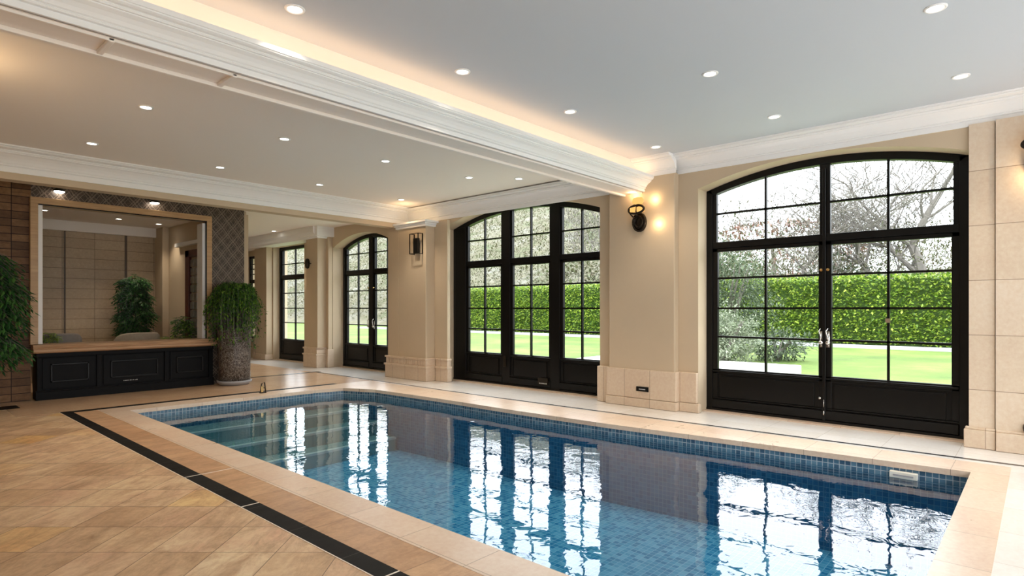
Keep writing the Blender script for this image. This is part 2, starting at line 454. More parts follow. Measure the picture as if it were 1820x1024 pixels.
# floors: warm diagonal tile left, pale stone by the windows, honey stone behind the pool
def floorpiece(name, boxes, mat):
    w = MB()
    for b in boxes: w.box(*b)
    return struct(name, w, mat)
floorpiece('floor', [(-3.2, 2.3, -2.6, 18.5, -.1, 0), ], M['floor_tile'])
floorpiece('floor', [(6.9, 8.22, -2.6, 18.5, -.1, 0), (2.3, 6.9, -2.6, .25, -.1, 0)], M['walk_tile'])
floorpiece('floor', [(2.3, 6.9, 9.95, 18.5, -.1, 0), (1.4, 2.3, 10.14, 18.5, -.1, .0012)], M['back_tile'])

pool = [(2.57,.46),(6.56,.46),(6.42,2.3),(6.26,4.0),(6.2,5.5),(6.2,7.2),(6.13,8.79),(5.87,9.41),(5.38,9.53),(4.0,9.57),(2.56,9.59)]
outer = [(2.26,.2),(7.0,.2),(6.98,2.3),(6.92,4.0),(6.88,5.5),(6.86,7.2),(6.84,9.0),(6.84,9.98),(5.4,9.98),(4.0,9.98),(2.26,9.98)]
pe = empty('swimming_pool', (4.4, 5.0, 0), 'sunken rectangular swimming pool lined with small blue mosaic tiles', 'swimming pool')
PO = (4.4, 5.0, 0)
cp = MB(); K = len(pool)
for i in range(K):
    j = (i+1) % K
    a, b, c, d = pool[i], pool[j], outer[j], outer[i]
    n0 = len(cp.v)
    cp.v += [(*a,.004),(*b,.004),(*c,.004),(*d,.004),(*a,-.05),(*b,-.05),(*c,-.05),(*d,-.05)]
    cp.f += [(n0,n0+1,n0+2,n0+3),(n0+4,n0+7,n0+6,n0+5),(n0,n0+4,n0+5,n0+1),(n0+2,n0+6,n0+7,n0+3)]
build('coping', cp, M['coping'], pe, PO)
ZWT = -.135
def poolwall(name, z0, z1, mat, inset):
    me = bpy.data.meshes.new(name); v = []; f = []; uvs = []; arc = 0
    cx, cy = 4.4, 5.0
    q = []
    for (x, y) in pool:
        q.append((x + (-inset if x < cx else inset), y + (-inset if y < cy else inset)))
    for i in range(K):
        j = (i+1) % K; a, b = q[i], q[j]
        L = math.hypot(b[0]-a[0], b[1]-a[1]); n0 = len(v)
        v += [(a[0]-PO[0], a[1]-PO[1], z0), (b[0]-PO[0], b[1]-PO[1], z0), (b[0]-PO[0], b[1]-PO[1], z1), (a[0]-PO[0], a[1]-PO[1], z1)]
        f.append((n0+1, n0, n0+3, n0+2))
        uvs += [(arc+L, z0), (arc, z0), (arc, z1), (arc+L, z1)]; arc += L
    me.from_pydata(v, [], f); ul = me.uv_layers.new(name='UVMap')
    for k, uv in enumerate(uvs): ul.data[k].uv = uv
    me.materials.append(mat)
    o = lk(bpy.data.objects.new(name, me)); o.parent = pe; return o
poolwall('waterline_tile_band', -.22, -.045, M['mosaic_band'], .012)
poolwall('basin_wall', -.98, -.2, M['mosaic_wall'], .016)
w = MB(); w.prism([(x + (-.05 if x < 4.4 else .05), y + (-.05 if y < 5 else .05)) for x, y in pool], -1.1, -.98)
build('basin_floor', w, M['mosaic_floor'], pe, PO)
for (y, z) in ((9.02, -.34), (8.62, -.54), (8.22, -.76)):
    w = MB(); w.box(2.58, 6.15, y, 9.6 if y > 9 else y+.42, -.98, z); st = build('step', w, M['step'], pe, PO)
    w = MB(); w.box(2.58, 6.15, y-.012, y+.07, z-.03, z+.004); build('nosing', w, M['nosing'], st, PO)
w = MB(); n0 = 0
w.v = [(x, y, ZWT) for x, y in pool]; w.f = [tuple(range(K))]
wo = build('water', w, M['water'], pe, PO, recalc=False)
w = MB(); w.lathe([(.0,-.012),(.085,-.012),(.085,0)], (4.45, 9.555, -.24), 24, 'y'); pl = build('pool_lamp', w, M['poolbulb'], pe, PO)
w = MB(); w.lathe([(.085,-.02),(.105,-.02),(.105,0),(.085,0)], (4.45, 9.556, -.24), 24, 'y'); build('lamp_ring', w, M['chrome'], pl, PO)
w = MB(); w.box(6.475, 6.53, .84, 1.06, -.135, -.075)
sk = build('skimmer', w, M['skimmer'], pe, PO, bevel=.006)
w = MB(); w.box(6.468, 6.476, .87, 1.03, -.112, -.098); build('skimmer_slot', w, M['grey_dish'], sk, PO)

# plank band, black inlay lines
w = MB(); w.box(1.99, 2.27, -2.6, 9.98, -.02, .0025); struct('trim_6', w, M['plank'])
w = MB(); w.box(1.86, 1.99, -2.6, 10.14, -.02, .0035); w.box(1.99, 6.1, 9.985, 10.12, -.02, .0045); struct('trim_7', w, M['inlay'])
M['grout'] = simple('pale_grout_line', (.80,.72,.62), .6)
w = MB(); w.box(1.853, 1.86, -2.6, 10.14, -.02, .003)
for y in (5.43, 4.32, 2.62): w.box(1.853, 1.99, y, y+.012, -.02, .0042)
w.box(1.99, 2.27, 5.43, 5.442, -.02, .0038)
struct('trim_20', w, M['grout'])
M['inlay_thin'] = simple('glare_grey_inlay', (.035,.035,.04), .25, var=.2)  # greyer than the black inlay: window glare is put into the colour
w = MB()
pts = [(7.16,-2.5),(7.15,.12),(7.05,2.5),(6.95,5.2),(6.9,7.0),(6.93,11.9)]
for (a, b) in zip(pts, pts[1:]):
    w.v += [(a[0]-.025,a[1],.003),(a[0]+.025,a[1],.003),(b[0]+.025,b[1],.003),(b[0]-.025,b[1],.003)]; n0 = len(w.v)-4; w.f.append((n0,n0+1,n0+2,n0+3))
w.box(5.3, 7.05, 12.2, 12.32, -.01, .003)
w.box(6.905, 6.955, 11.85, 12.25, -.01, .0032)
struct('trim_8', w, M['inlay_thin'])
w = MB(); w.box(-2.4, 1.56, 11.0, 11.35, -.01, .004); struct('trim_9', w, M['inlay'])

# ceilings
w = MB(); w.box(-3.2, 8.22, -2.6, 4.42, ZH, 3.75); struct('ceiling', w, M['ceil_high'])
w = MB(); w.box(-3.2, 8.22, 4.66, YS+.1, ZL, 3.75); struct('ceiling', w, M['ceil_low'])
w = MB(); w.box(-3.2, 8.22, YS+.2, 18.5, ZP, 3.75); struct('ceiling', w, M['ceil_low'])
# beam between the two ceilings with a cove trough on the pool side
w = MB(); w.prism([(4.32,3.15),(4.70,3.15),(4.70,3.70),(4.40,3.70),(4.40,3.30),(4.32,3.28)], -3.2, XW, 'x')
struct('trim_10', w, M['ceil_low'])
w = MB()
w.prism([(4.33,3.15),(4.298,3.15),(4.298,3.185),(4.308,3.187),(4.308,3.193),(4.285,3.196),(4.279,3.205),(4.287,3.212),(4.272,3.218),(4.258,3.24),(4.235,3.262),(4.205,3.278),(4.205,3.285),(4.192,3.287),(4.186,3.297),(4.192,3.305),(4.172,3.309),(4.158,3.318),(4.158,3.328),(4.150,3.330),(4.150,3.365),(4.175,3.365),(4.20,3.33),(4.33,3.32)], -3.2, XW, 'x')
struct('trim_11', w, M['white'])
w = MB()
w.box(-3.2, XW, 4.62, 4.66, 3.12, 3.15); w.box(-3.2, XW, 4.66, 4.70, 3.13, 3.15)
for x in (-.6, .30, 1.06, 1.82): w.box(x-.018, x+.018, 4.34, 4.62, 3.125, 3.15)
w.box(-3.2, XW, 4.34, 4.36, 3.13, 3.15)
struct('trim_12', w, M['ceil_low'], bevel=.006)
# bulkhead and crowns
w = MB(); w.box(-3.2, XW, YS, YS+.22, 3.13, 3.75); struct('wall_bulkhead', w, M['plaster'])
def crown(name, prof, a, b, axis):
    w = MB(); w.prism(prof, a, b, axis); return struct(name, w, M['white'])
cb = [(0,-.30),(-.022,-.30),(-.022,-.235),(-.012,-.232),(-.012,-.224),(-.040,-.220),(-.046,-.205),(-.040,-.198),(-.052,-.190),(-.075,-.160),(-.11,-.125),(-.155,-.095),(-.19,-.083),(-.19,-.075),(-.205,-.073),(-.215,-.06),(-.205,-.05),(-.225,-.046),(-.29,-.040),(-.30,-.028),(-.292,-.022),(-.315,-.018),(-.32,0),(0,0)]
crown('trim_13', [(YS+y, ZL+z) for y, z in cb], -3.2, XW, 'x')
cr = [(x*.75, z*.82) for x, z in cb]
crown('trim_14', [(XW+x, ZL-.02+z) for x, z in [(p[0]*.8, p[1]*.95) for p in cb]], 4.70, YS, 'y')
crown('trim_15', [(XW+x, ZH+z) for x, z in cr], -2.6, 3.85, 'y')
crown('trim_16', [(7.67+x, ZH+z) for x, z in cr], 3.80, 4.41, 'y')
# rest of the shell
w = MB(); w.box(-3.3, -3.15, -2.6, 18.5, -.05, 3.75); struct('wall_rear', w, M['plaster'])
w = MB(); w.box(-3.2, -2.4, -2.7, -2.55, -.05, 3.75); w.box(-2.4, 7.2, -2.7, -2.55, -.05, .1); w.box(-2.4, 7.2, -2.7, -2.55, 3.2, 3.75)
w.box(7.2, 8.22, -2.7, -2.55, -.05, 3.75)
for x in (.6, 3.7): w.box(x, x+.5, -2.7, -2.55, .1, 3.2)
struct('wall_near', w, M['plaster'])
for i, (a, b) in enumerate(((-2.4, .6), (1.1, 3.7), (4.2, 7.2))):   # unseen windows added in the near wall to brighten the room
    w = MB(); w.box(a, b, -2.66, -2.6, .1, .22); w.box(a, b, -2.66, -2.6, 3.1, 3.2); w.box(a, a+.08, -2.66, -2.6, .1, 3.2); w.box(b-.08, b, -2.66, -2.6, .1, 3.2)
    w.box((a+b)/2-.06, (a+b)/2+.06, -2.66, -2.6, .1, 3.2)
    struct('window_%d' % (6+i), w, M['black'])
w = MB(); w.box(-3.2, 8.22, 18.3, 18.5, -.05, 3.75); struct('wall_back', w, M['plaster'])
# left wall: brick pier, dark band, lattice pier and the lounge block
w = MB(); w.box(-3.2, 1.80, YM, 12.05, 0, ZP); struct('wall_left', w, M['brick'])
w = MB(); w.box(1.80, 4.49, YM, 12.05, 3.19, ZP); w.box(4.49, 5.13, YM, 12.1, 0, ZP); struct('wall_left_band', w, M['lattice'])
w = MB(); w.box(4.6, 5.52, 12.5, 15.0, 0, ZP); w.box(4.49, 4.6, 12.1, 15.0, 0, ZP); w.box(4.6, 5.3, 12.1, 12.5, 0, ZP)
w.box(-3.2, 4.6, 14.75, 15.0, 0, ZP)
struct('wall_lounge', w, M['plaster'])
w = MB(); w.box(5.3, 5.56, 12.46, 12.5, 0, .14); struct('baseboard_lounge', w, M['plinth'])
w = MB(); w.box(-.6, 4.49, 14.55, 14.75, 0, 3.0); struct('wall_lounge_panelled', w, M['lounge_wall'])
w = MB(); w.box(-.6, -.4, 12.05, 14.55, 0, 3.2); struct('wall_lounge_left', w, M['plaster'])
w = MB(); w.box(-.6, 4.49, 12.05, 14.75, 3.2, 3.3); w.box(-.6, 4.49, 14.45, 14.75, 3.0, 3.2); struct('ceiling', w, M['ceil_low'])
w = MB(); w.box(4.36, 4.49, 14.05, 14.55, 0, 3.2); struct('trim_17', w, M['plaster'], bevel=.01)
M['trimdark'] = simple('dark_vertical_batten', (.10,.06,.035), .5)
w = MB(); w.box(2.74, 2.765, 14.53, 14.55, 0, 3.0); w.box(3.79, 3.83, 14.525, 14.55, 0, 3.0); struct('trim_18', w, M['trimdark'])

# ------------------------------------------------------------------ lounge window in the left wall
W = empty('window_1', (3.15, YM, .88), kind='structure')
WO = (3.15, YM, .88)
w = MB()
w.box(1.78, 4.49, 11.72, 11.9, 3.10, 3.20); w.box(1.78, 1.88, 11.72, 11.9, .88, 3.10); w.box(4.39, 4.49, 11.72, 11.9, .88, 3.10)
build('window_frame', w, M['oak'], W, WO, bevel=.006)
w = MB(); w.box(1.88, 1.945, 11.78, 11.86, .88, 3.10); w.box(4.335, 4.39, 11.78, 12.04, .88, 3.06)
build('inner_stile', w, M['white'], W, WO, bevel=.004)
w = MB(); w.box(1.88, 4.39, 11.76, 11.78, 3.085, 3.10); w.box(4.385, 4.395, 11.72, 11.78, .88, 3.10); build('black_strip', w, M['black'], W, WO)  # thin solid black strips along the frame's top and right side
w = MB(); w.box(1.945, 4.335, 11.815, 11.823, .88, 3.10); build('pane', w, M['lounge_glass'], W, WO)
w = MB(); w.box(1.88, 4.39, 11.9, 12.05, 3.10, 3.2); build('lintel', w, M['plaster'], W, WO)

c = empty('sill_counter', (3.15, 11.7, .74), 'thick grained oak counter running along the bottom of the lounge window', 'counter')
w = MB(); w.prism([(11.58,.75),(11.56,.77),(11.57,.80),(11.60,.815),(11.59,.84),(11.61,.875),(12.0,.88),(12.0,.74),(11.62,.74)], 1.80, 4.52, 'x')
build('counter_top', w, M['sillwood'], c, (3.15, 11.7, .74))
cab = empty('panelled_cabinet', (3.15, 11.8, 0), 'long low black cabinet with three framed panels below the oak counter', 'cabinet')
CO = (3.15, 11.8, 0)
w = MB(); w.box(1.86, 4.49, 11.72, 12.04, 0, .74); build('body', w, M['black_cab'], cab, CO)
w = MB(); w.box(1.84, 4.5, 11.66, 11.72, 0, .13); w.box(1.84, 4.5, 11.67, 11.72, .13, .15); build('plinth', w, M['black_cab'], cab, CO, bevel=.004)
w = MB(); w.box(1.84, 4.5, 11.64, 11.72, .68, .74); w.box(1.86, 1.9, 11.69, 11.72, .13, .68)
for x in (2.68, 3.70): w.box(x-.035, x+.035, 11.685, 11.72, .13, .68)
w.box(4.42, 4.49, 11.685, 11.72, .13, .68); build('face_frame', w, M['black_cab'], cab, CO, bevel=.004)
for (a, b) in ((1.93, 2.62), (2.74, 3.64), (3.76, 4.40)):
    w = MB(); w.box(a, b, 11.70, 11.72, .17, .66)
    d = build('door', w, M['black_cab'], cab, CO, bevel=.003)
    w = MB(); ia, ib = a+.1, b-.08
    for (p, q, r, s_) in ((ia, ib, .54, .565), (ia, ib, .27, .295), (ia, ia+.025, .27, .565), (ib-.025, ib, .27, .565)): w.box(p, q, 11.68, 11.70, r, s_)
    build('moulding', w, M['black'], d, CO, bevel=.005)
w = MB()
for k in range(9): w.box(3.03+k*.024, 3.03+k*.024+random.uniform(.008,.018), 11.694, 11.70, .205, .205+random.uniform(.006,.012))
build('label_marks', w, M['mark'], cab, CO)

# ------------------------------------------------------------------ black joinery doors and windows
def arched_unit(name, y0, y1, f, leaves, rows, bottom, x=8.1, fixed=False, transom=True, handles=True, toprows=(2.77,), vm=1, post=()):
    root = empty(name, (x, (y0+y1)/2, 0), kind='structure'); O = (x, (y0+y1)/2, 0)
    d = .09
    w = MB()
    ys = lin(y0, y1, 28); t = .085
    sc = lambda y: y0+t+(y-y0)*(y1-y0-2*t)/(y1-y0)
    w.strip([(sc(y), f(sc(y))-.09) for y in ys], [(y, f(y)) for y in ys], x-.03, x+d)
    w.box(x-.03, x+d, y0, y0+t, 0, f(y0+t)-.02); w.box(x-.03, x+d, y1-t, y1, 0, f(y1-t)-.02)
    w.box(x-.04, x+d, y0, y1, 0, .05)
    for (pa, pb) in post: w.box(x-.035, x+d, pa, pb, 0, f((pa+pb)/2)-.05)
    build('frame', w, M['black'], root, O, bevel=.006)
    w = MB(); w.box(x-.16, x+d, y0-.02, y1+.02, 0.001, .018); build('threshold', w, M['coping'], root, O)
    for li, (a, b) in enumerate(leaves):
        s = .075; top = 2.29 if transom else min(f(a), f(b))-.12
        w = MB()
        w.box(x-.01, x+.05, a, a+s, .05, top); w.box(x-.01, x+.05, b-s, b, .05, top)
        w.box(x-.01, x+.05, a, b, top-.05, top)
        w.box(x-.01, x+.05, a, b, bottom-.07, bottom)
        w.box(x-.01, x+.05, a, b, .05, .17)
        w.box(x+.005, x+.03, a, b, .05, bottom)
        # raised fielded panel below the glass
        w.box(x-.012, x+.03, a+s+.05, b-s-.03, .20, bottom-.10)
        w.box(x-.03, x-.01, a+.01, b-.01, bottom-.045, bottom-.02)
        w.box(x-.035, x-.01, a+.01, b-.01, .185, .20)
        w.box(x-.045, x-.01, a+.01, b-.01, .06, .17)
        leaf = build('door_leaf' if handles else 'sash', w, M['black'], root, O, bevel=.006)
        w = MB()
        for k in range(1, vm+1):
            yc = a+s+(b-a-2*s)*k/(vm+1); w.box(x-.002, x+.042, yc-.013, yc+.013, bottom, top)
        for z in rows:
            w.box(x-.002, x+.042, a+s, b-s, z-.013, z+.013)
        build('glazing_bars', w, M['black'], leaf, O)
        w = MB(); w.box(x+.018, x+.024, a+s, b-s, bottom, top); build('panes', w, M['glass'], leaf, O)
        # fixed light above
        if transom:
            w = MB(); zt = 2.38
            w.box(x-.01, x+.05, a, a+s*.8, zt, f(a+.03)-.08); w.box(x-.01, x+.05, b-s*.8, b, zt, f(b-.03)-.08)
            fan = build('arched_light', w, M['black'], root, O)
            w = MB()
            for k in range(1, vm+1):
                yc = a+s+(b-a-2*s)*k/(vm+1); w.box(x-.002, x+.042, yc-.013, yc+.013, zt, f(yc)-.07)
            for z in toprows: w.box(x-.002, x+.042, a+s*.8, b-s*.8, z-.013, z+.013)
            build('glazing_bars', w, M['black'], fan, O)
            w = MB(); yy = lin(a+s*.8, b-s*.8, 10)
            w.strip([(y, zt) for y in yy], [(y, f(y)-.08) for y in yy], x+.018, x+.024)
            build('panes', w, M['glass'], fan, O)
        if handles:
            side = b-s/2 if li == 0 else a+s/2   # near the meeting stiles
            if len(leaves) == 2:
                w = MB()
                w.lathe([(0,-.05),(.022,-.048),(.028,-.03),(.012,-.02),(.010,0)], (x-.01, side, 1.02), 12, 'x')
                w.tube([(x-.045, side, 1.05), (x-.06, side, 1.10), (x-.05, side+.02, 1.16), (x-.03, side, 1.20)], .008, 8)
                w.box(x-.018, x-.01, side-.018, side+.018, .96, 1.16)
                build('handle', w, M['chrome'], leaf, O, smooth=True)
                w = MB(); w.lathe([(0,-.03),(.018,-.028),(.02,-.012),(.01,-.01),(.01,0)], (x-.01, side, 1.93), 12, 'x'); build('catch', w, M['gold'], leaf, O)
    if transom:
        w = MB(); w.box(x-.02, x+.06, y0+t, y1-t, 2.29, 2.38); build('transom', w, M['black'], root, O, bevel=.005)
    return root
rows = (1.05, 1.45, 1.87)
d1 = arched_unit('door_1', .58, 3.54, OP[0][2], [(.66, 2.01), (2.01, 3.46)], rows, .60, toprows=(2.78,))
DO = (8.1, 2.06, 0)
w = MB(); w.box(8.045, 8.075, 1.995, 2.03, .05, 3.2); build('meeting_stile', w, M['black'], d1, DO, bevel=.005)
w = MB(); w.lathe([(0,-.05),(.014,-.048),(.016,-.03),(.008,-.02),(.008,0)], (8.05, 2.05, .33), 12, 'x'); w.tube([(8.035,2.01,.31),(8.03,2.01,.22)], .005, 8); w.tube([(8.035,2.01,.17),(8.03,2.01,.12)], .008, 8)
build('floor_bolt', w, M['chrome'], d1, DO, smooth=True)
w = MB(); w.box(8.075, 8.095, 1.31, 1.36, 1.28, 1.33); build('window_latch', w, M['chrome'], d1, DO)
u2 = arched_unit('door_2', 5.18, 8.86, OP[1][2], [(5.26, 6.18), (6.34, 7.34), (7.50, 8.52)], rows, .60, toprows=(2.78,), handles=False, post=((6.16, 6.36), (7.32, 7.52), (8.50, 8.80)))
w = MB(); w.box(8.035, 8.06, 6.40, 6.62, .10, .22); build('lock_plate', w, M['iron'], u2, (8.1, 7.02, 0))
w = MB()
for k in range(6): w.box(8.03, 8.036, 6.42+k*.03, 6.435+k*.03, .12, .135)
build('lock_marks', w, M['mark'], u2, (8.1, 7.02, 0))
w = MB(); w.box(8.035, 8.06, 7.40, 7.46, .36, .56); build('keyplate', w, M['iron'], u2, (8.1, 7.02, 0), bevel=.005)
arched_unit('door_3', 10.54, 12.94, OP[2][2], [(10.62, 11.68), (11.80, 12.86)], rows, .60, toprows=(2.77,), post=((11.66, 11.82),))
arched_unit('door_4', 14.37, 16.06, OP[3][2], [(14.47, 15.97)], rows, .60, x=8.0, toprows=(2.68,), handles=False)
w5 = empty('window_5', (8.0, 17.47, 1), kind='structure')
w = MB()
for b_ in ((17.25,17.31,.55,3.0),(17.64,17.7,.55,3.0),(17.25,17.7,.55,.62),(17.25,17.7,2.93,3.0),(17.25,17.7,2.2,2.3)): w.box(7.85, 7.93, *b_)
build('frame', w, M['black'], w5, (8.0, 17.47, 1))
w = MB()
for z in (.9,1.2,1.5,1.8,2.45,2.6,2.75): w.box(7.87, 7.91, 17.31, 17.64, z, z+.03)
build('glazing_bars', w, M['black'], w5, (8.0, 17.47, 1))
w = MB(); w.box(7.888, 7.892, 17.31, 17.64, .62, 2.93); build('panes', w, M['glass'], w5, (8.0, 17.47, 1))

# lounge side door seen through the lounge window
d6 = empty('door_6', (4.49, 12.6, 0), kind='structure'); D6 = (4.49, 12.6, 0)
w = MB(); w.box(4.43, 4.49, 12.10, 12.95, 0, .2); w.box(4.43, 4.49, 12.75, 12.95, 0, 2.62); w.box(4.43, 4.49, 12.10, 12.20, 0, 2.62); w.box(4.43, 4.49, 12.10, 12.95, 2.48, 2.62)
build('frame', w, M['darkwood'], d6, D6, bevel=.006)
M['gblock'] = simple('glass_block', (.22,.20,.17), .12, 0, var=.5, scale=14, bumps=.3)
w = MB()
for r in range(13):
    for q in range(3): w.box(4.455, 4.48, 12.22+q*.18, 12.38+q*.18, .24+r*.17, .39+r*.17)
build('glass_blocks', w, M['gblock'], d6, D6, bevel=.008)
w = MB(); w.box(4.40, 4.49, 12.06, 13.45, 2.72, 2.80); struct('trim_19', w, M['white'], bevel=.01)

# ------------------------------------------------------------------ downlights
def downlight(loc, label, group, power=DL, r=.05, kindlight=True):
    if not hasattr(downlight, 'proto'):
        t = empty('ceiling_downlight', loc)
        w = MB(); w.lathe([(.050,-.004),(.055,-.010),(.066,-.010),(.072,-.003),(.072,0),(.050,0)], (0,0,0), 28); w.f = w.f[:-2]
        build('trim_ring', w, M['white'], t, smooth=True)
        w = MB(); w.lathe([(.0,-.006),(.03,-.006),(.050,-.003),(.050,0)], (0,0,0), 28); build('lens', w, M['bulb'], t)
        downlight.proto = t; o = t
    else:
        p = downlight.proto; o = p.copy(); COL.objects.link(o)
        for ch in [x for x in bpy.data.objects if x.parent == p and x.type == 'MESH']:
            c_ = ch.copy(); COL.objects.link(c_); c_.parent = o
    o.location = loc; tag(o, label, 'ceiling light', group)
    if kindlight:
        L = bpy.data.lights.new('downlight_beam', 'SPOT'); L.energy = power; L.color = (1.0,.84,.66); L.spot_size = math.radians(98); L.spot_blend = .9; L.shadow_soft_size = .05
        lo = lk(bpy.data.objects.new('downlight_beam', L)); lo.location = (loc[0], loc[1], loc[2]-.03)
    return o
G1 = 'downlights in the raised ceiling'; G2 = 'downlights in the lower ceiling'
for p, lab in (((2.09,3.98), 'round downlight beside the cove, cut near the top edge, leftmost in the raised ceiling'),
    ((3.66,3.90), 'round downlight in the raised ceiling beside the cove, second of four from the left'),
    ((5.19,3.82), 'round downlight in the raised ceiling beside the cove, third of four from the left'),
    ((7.09,3.81), 'round downlight in the raised ceiling just above the wall sconce'),
    ((5.21,2.25), 'round downlight in the raised ceiling, middle row, the one farther from the windows'),
    ((6.86,2.22), 'round downlight in the middle row of the raised ceiling, the one nearer the arched door'),
    ((5.15,.56), 'round downlight in the raised ceiling at the top right edge of the picture'),
    ((6.82,.55), 'round downlight in the raised ceiling above the right side of the arched door')):
    downlight((p[0], p[1], ZH), lab, G1)
for p, lab in (((1.97,6.84), 'round downlight in the lower ceiling, front row nearest the beam, leftmost'),
    ((3.47,6.86), 'round downlight in the lower ceiling, front row nearest the beam, second from the left'),
    ((4.94,6.84), 'round downlight in the lower ceiling, front row nearest the beam, third from the left'),
    ((6.45,6.72), 'round downlight in the lower ceiling, left one of the close pair above the wide window'),
    ((7.04,6.19), 'round downlight in the lower ceiling, right one of the close pair above the wide window'),
    ((1.95,8.85), 'round downlight in the lower ceiling, back row by the cornice, leftmost'),
    ((3.54,8.95), 'round downlight in the lower ceiling, back row by the cornice, second from the left'),
    ((5.15,8.97), 'round downlight in the lower ceiling, back row by the cornice, third from the left'),
    ((6.90,9.05), 'round downlight in the lower ceiling at the corner above the fluted pier')):
    downlight((p[0], p[1], ZL), lab, G2)
for p, lab in (((2.2,13.2), 'downlight in the lounge ceiling behind the glass, at the left frame edge'),
    ((3.39,13.4), 'downlight in the lounge ceiling behind the glass, above the tall plant'),
    ((4.15,13.6), 'downlight in the lounge ceiling behind the glass, nearest the lounge side wall')):
    downlight((p[0], p[1], 3.2), lab, 'downlights inside the lounge', 40)
downlight((7.1, 14.6, ZP), 'small downlight in the passage ceiling above the tall narrow glazed door', 'passage downlight', 60)
for (x, lab) in ((2.15, 'small spot lamp on the dark stone band, above the lounge window, left one'), (3.52, 'small spot lamp on the dark stone band, above the lounge window, right one')):
    t = empty('spot_lamp', (x, YM, 3.34), lab, 'spot lamp', 'spot lamps on the dark band')
    w = MB(); w.lathe([(.0,.02),(.075,.02),(.08,.035),(.06,.06),(0,.062)], (0,-.06,-.03), 20); build('housing', w, M['iron'], t, smooth=True)
    w = MB(); w.box(-.015,.015,-.06,0,-.01,.02); build('bracket', w, M['iron'], t)
    w = MB(); w.lathe([(0,-.004),(.05,-.002),(.07,.012),(.07,.021),(0,.021)], (0,-.06,-.03), 20); build('lens', w, M['bulb'], t, smooth=True)
def lamp(kind, loc, energy, col, size=.03, **k):
    L = bpy.data.lights.new('lamp_light', kind); L.energy = energy; L.color = col
    if kind == 'AREA':
        L.shape = 'RECTANGLE'; L.size = k.get('sx', 1); L.size_y = k.get('sy', .05)
    else: L.shadow_soft_size = size
    o = lk(bpy.data.objects.new('lamp_light', L)); o.location = loc
    o.rotation_euler = k.get('rot', (0,0,0)); return o
# LED line in the cove trough (faces up)
WARM = (1.0,.62,.34)
lamp('AREA', (2.3, 4.27, 3.345), 12, WARM, sx=10.6, sy=.05, rot=(PI, 0, 0))

# ------------------------------------------------------------------ wall sconces
def sconce(x, y, z, label):
    t = empty('wall_sconce', (x, y, z), label, 'wall sconce'); O = (0,0,0)
    w = MB(); w.lathe([(0,-.05),(.06,-.05),(.085,-.035),(.115,-.03),(.125,-.02),(.125,0)], (0,0,-.12), 28, 'x', sx=.86, sy=1.12)
    build('back_disc', w, M['iron'], t, smooth=True)
    w = MB()
    for r_ in (.118, .07):
        pts = [(-.045-.01*(r_ < .1), r_*.86*math.cos(a), -.12+r_*1.12*math.sin(a)) for a in lin(0, 2*PI, 28)]
        w.tube(pts, .011, 8)
    build('rim', w, M['iron'], t, smooth=True)
    w = MB()
    pts = [(-.10-.04*math.sin(a*.5), .135*math.cos(a), .055+.058*math.sin(a)) for a in lin(0, 2*PI, 28)]
    w.tube(pts, .017, 8)
    w.tube([(-.02,0,-.06),(-.07,.02,-.02),(-.12,.0,.03),(-.12,-.01,.10)], .012, 8)
    w.tube([(-.04,.05,-.08),(-.10,.09,-.02),(-.12,.12,.03)], .012, 8)
    build('scroll', w, M['iron'], t, smooth=True)
    w = MB(); w.box(-.13,-.06,.02,.105,.015,.095); w.box(-.14,-.07,-.115,-.012,.015,.09); build('amber_glass', w, M['amber'], t, bevel=.012)
    w = MB(); w.lathe([(0,.125),(.06,.13),(.085,.16),(.085,.205),(.07,.225),(0,.23)], (-.09,-.01,0), 20, sx=.7); build('cup', w, M['amber'], t, smooth=True)
    w = MB(); w.tube([(-.09,-.01,.05),(-.09,-.01,.13)], .014, 8); w.lathe([(0,.112),(.05,.114),(.062,.128),(0,.130)], (-.09,-.01,0), 18); build('neck', w, M['gold'], t)
    return t
sconce(7.67, 4.37, 2.83, 'ornate bronze and amber glass wall sconce on the pier beside the arched door')
WL = (1.0,.68,.36)
lamp('POINT', (7.58, 4.44, 3.12), 1.6, WL, .02)
lamp('POINT', (7.60, 4.13, 3.02), 1.3, WL, .015)
lamp('POINT', (7.60, 4.07, 2.66), 1.3, WL, .015)
sconce(7.74, .0, 3.0, 'bronze wall sconce cut by the right edge of the picture, high on the limestone')
lamp('POINT', (7.60, .02, 2.75), 3.0, WL, .03)
lamp('POINT', (7.2, 9.35, 3.28), 3.5, WL, .03)   # glow over the corner pier
lamp('POINT', (.3, 6.5, 3.15), 16, WL, .1)  # unseen light added past the left edge for the ceiling glow, no fixture built

# square lantern on the corner pier
t = empty('wall_lantern', (7.5, 9.27, 2.75), 'black framed square wall lantern with a dark core on the corner pier', 'wall lantern')
w = MB()
for (y, z) in ((-.13,0),(.13,0)): w.box(-.13,-.115,y-.008,y+.008,-.22,.19); w.box(-.02,0,y-.008,y+.008,-.22,.19)
for z in (-.22,.18): w.box(-.13,0,-.138,-.122,z,z+.012); w.box(-.13,0,.122,.138,z,z+.012); w.box(-.13,-.115,-.13,.13,z,z+.012)
build('frame', w, M['iron'], t)
w = MB(); w.box(-.09,-.03,-.07,.07,-.20,.10); build('core', w, M['black'], t, bevel=.01)
w = MB(); w.box(-.03,0,-.03,.03,-.1,.0); build('bracket', w, M['iron'], t)
t = empty('wall_lamp', (7.45, 13.43, 2.55), 'small black oval wall lamp with a thin cross rod on the stone column', 'wall lamp')
w = MB(); w.lathe([(0,-.13),(.04,-.11),(.055,-.05),(.055,.05),(.04,.11),(0,.13)], (-.07,0,0), 16); build('shade', w, M['iron'], t, smooth=True)
w = MB(); w.tube([(-.07,-.17,-.01),(-.07,.17,.01)], .01, 8); w.tube([(-.07,0,0),(0,0,0)], .015, 8); build('rod', w, M['iron'], t)

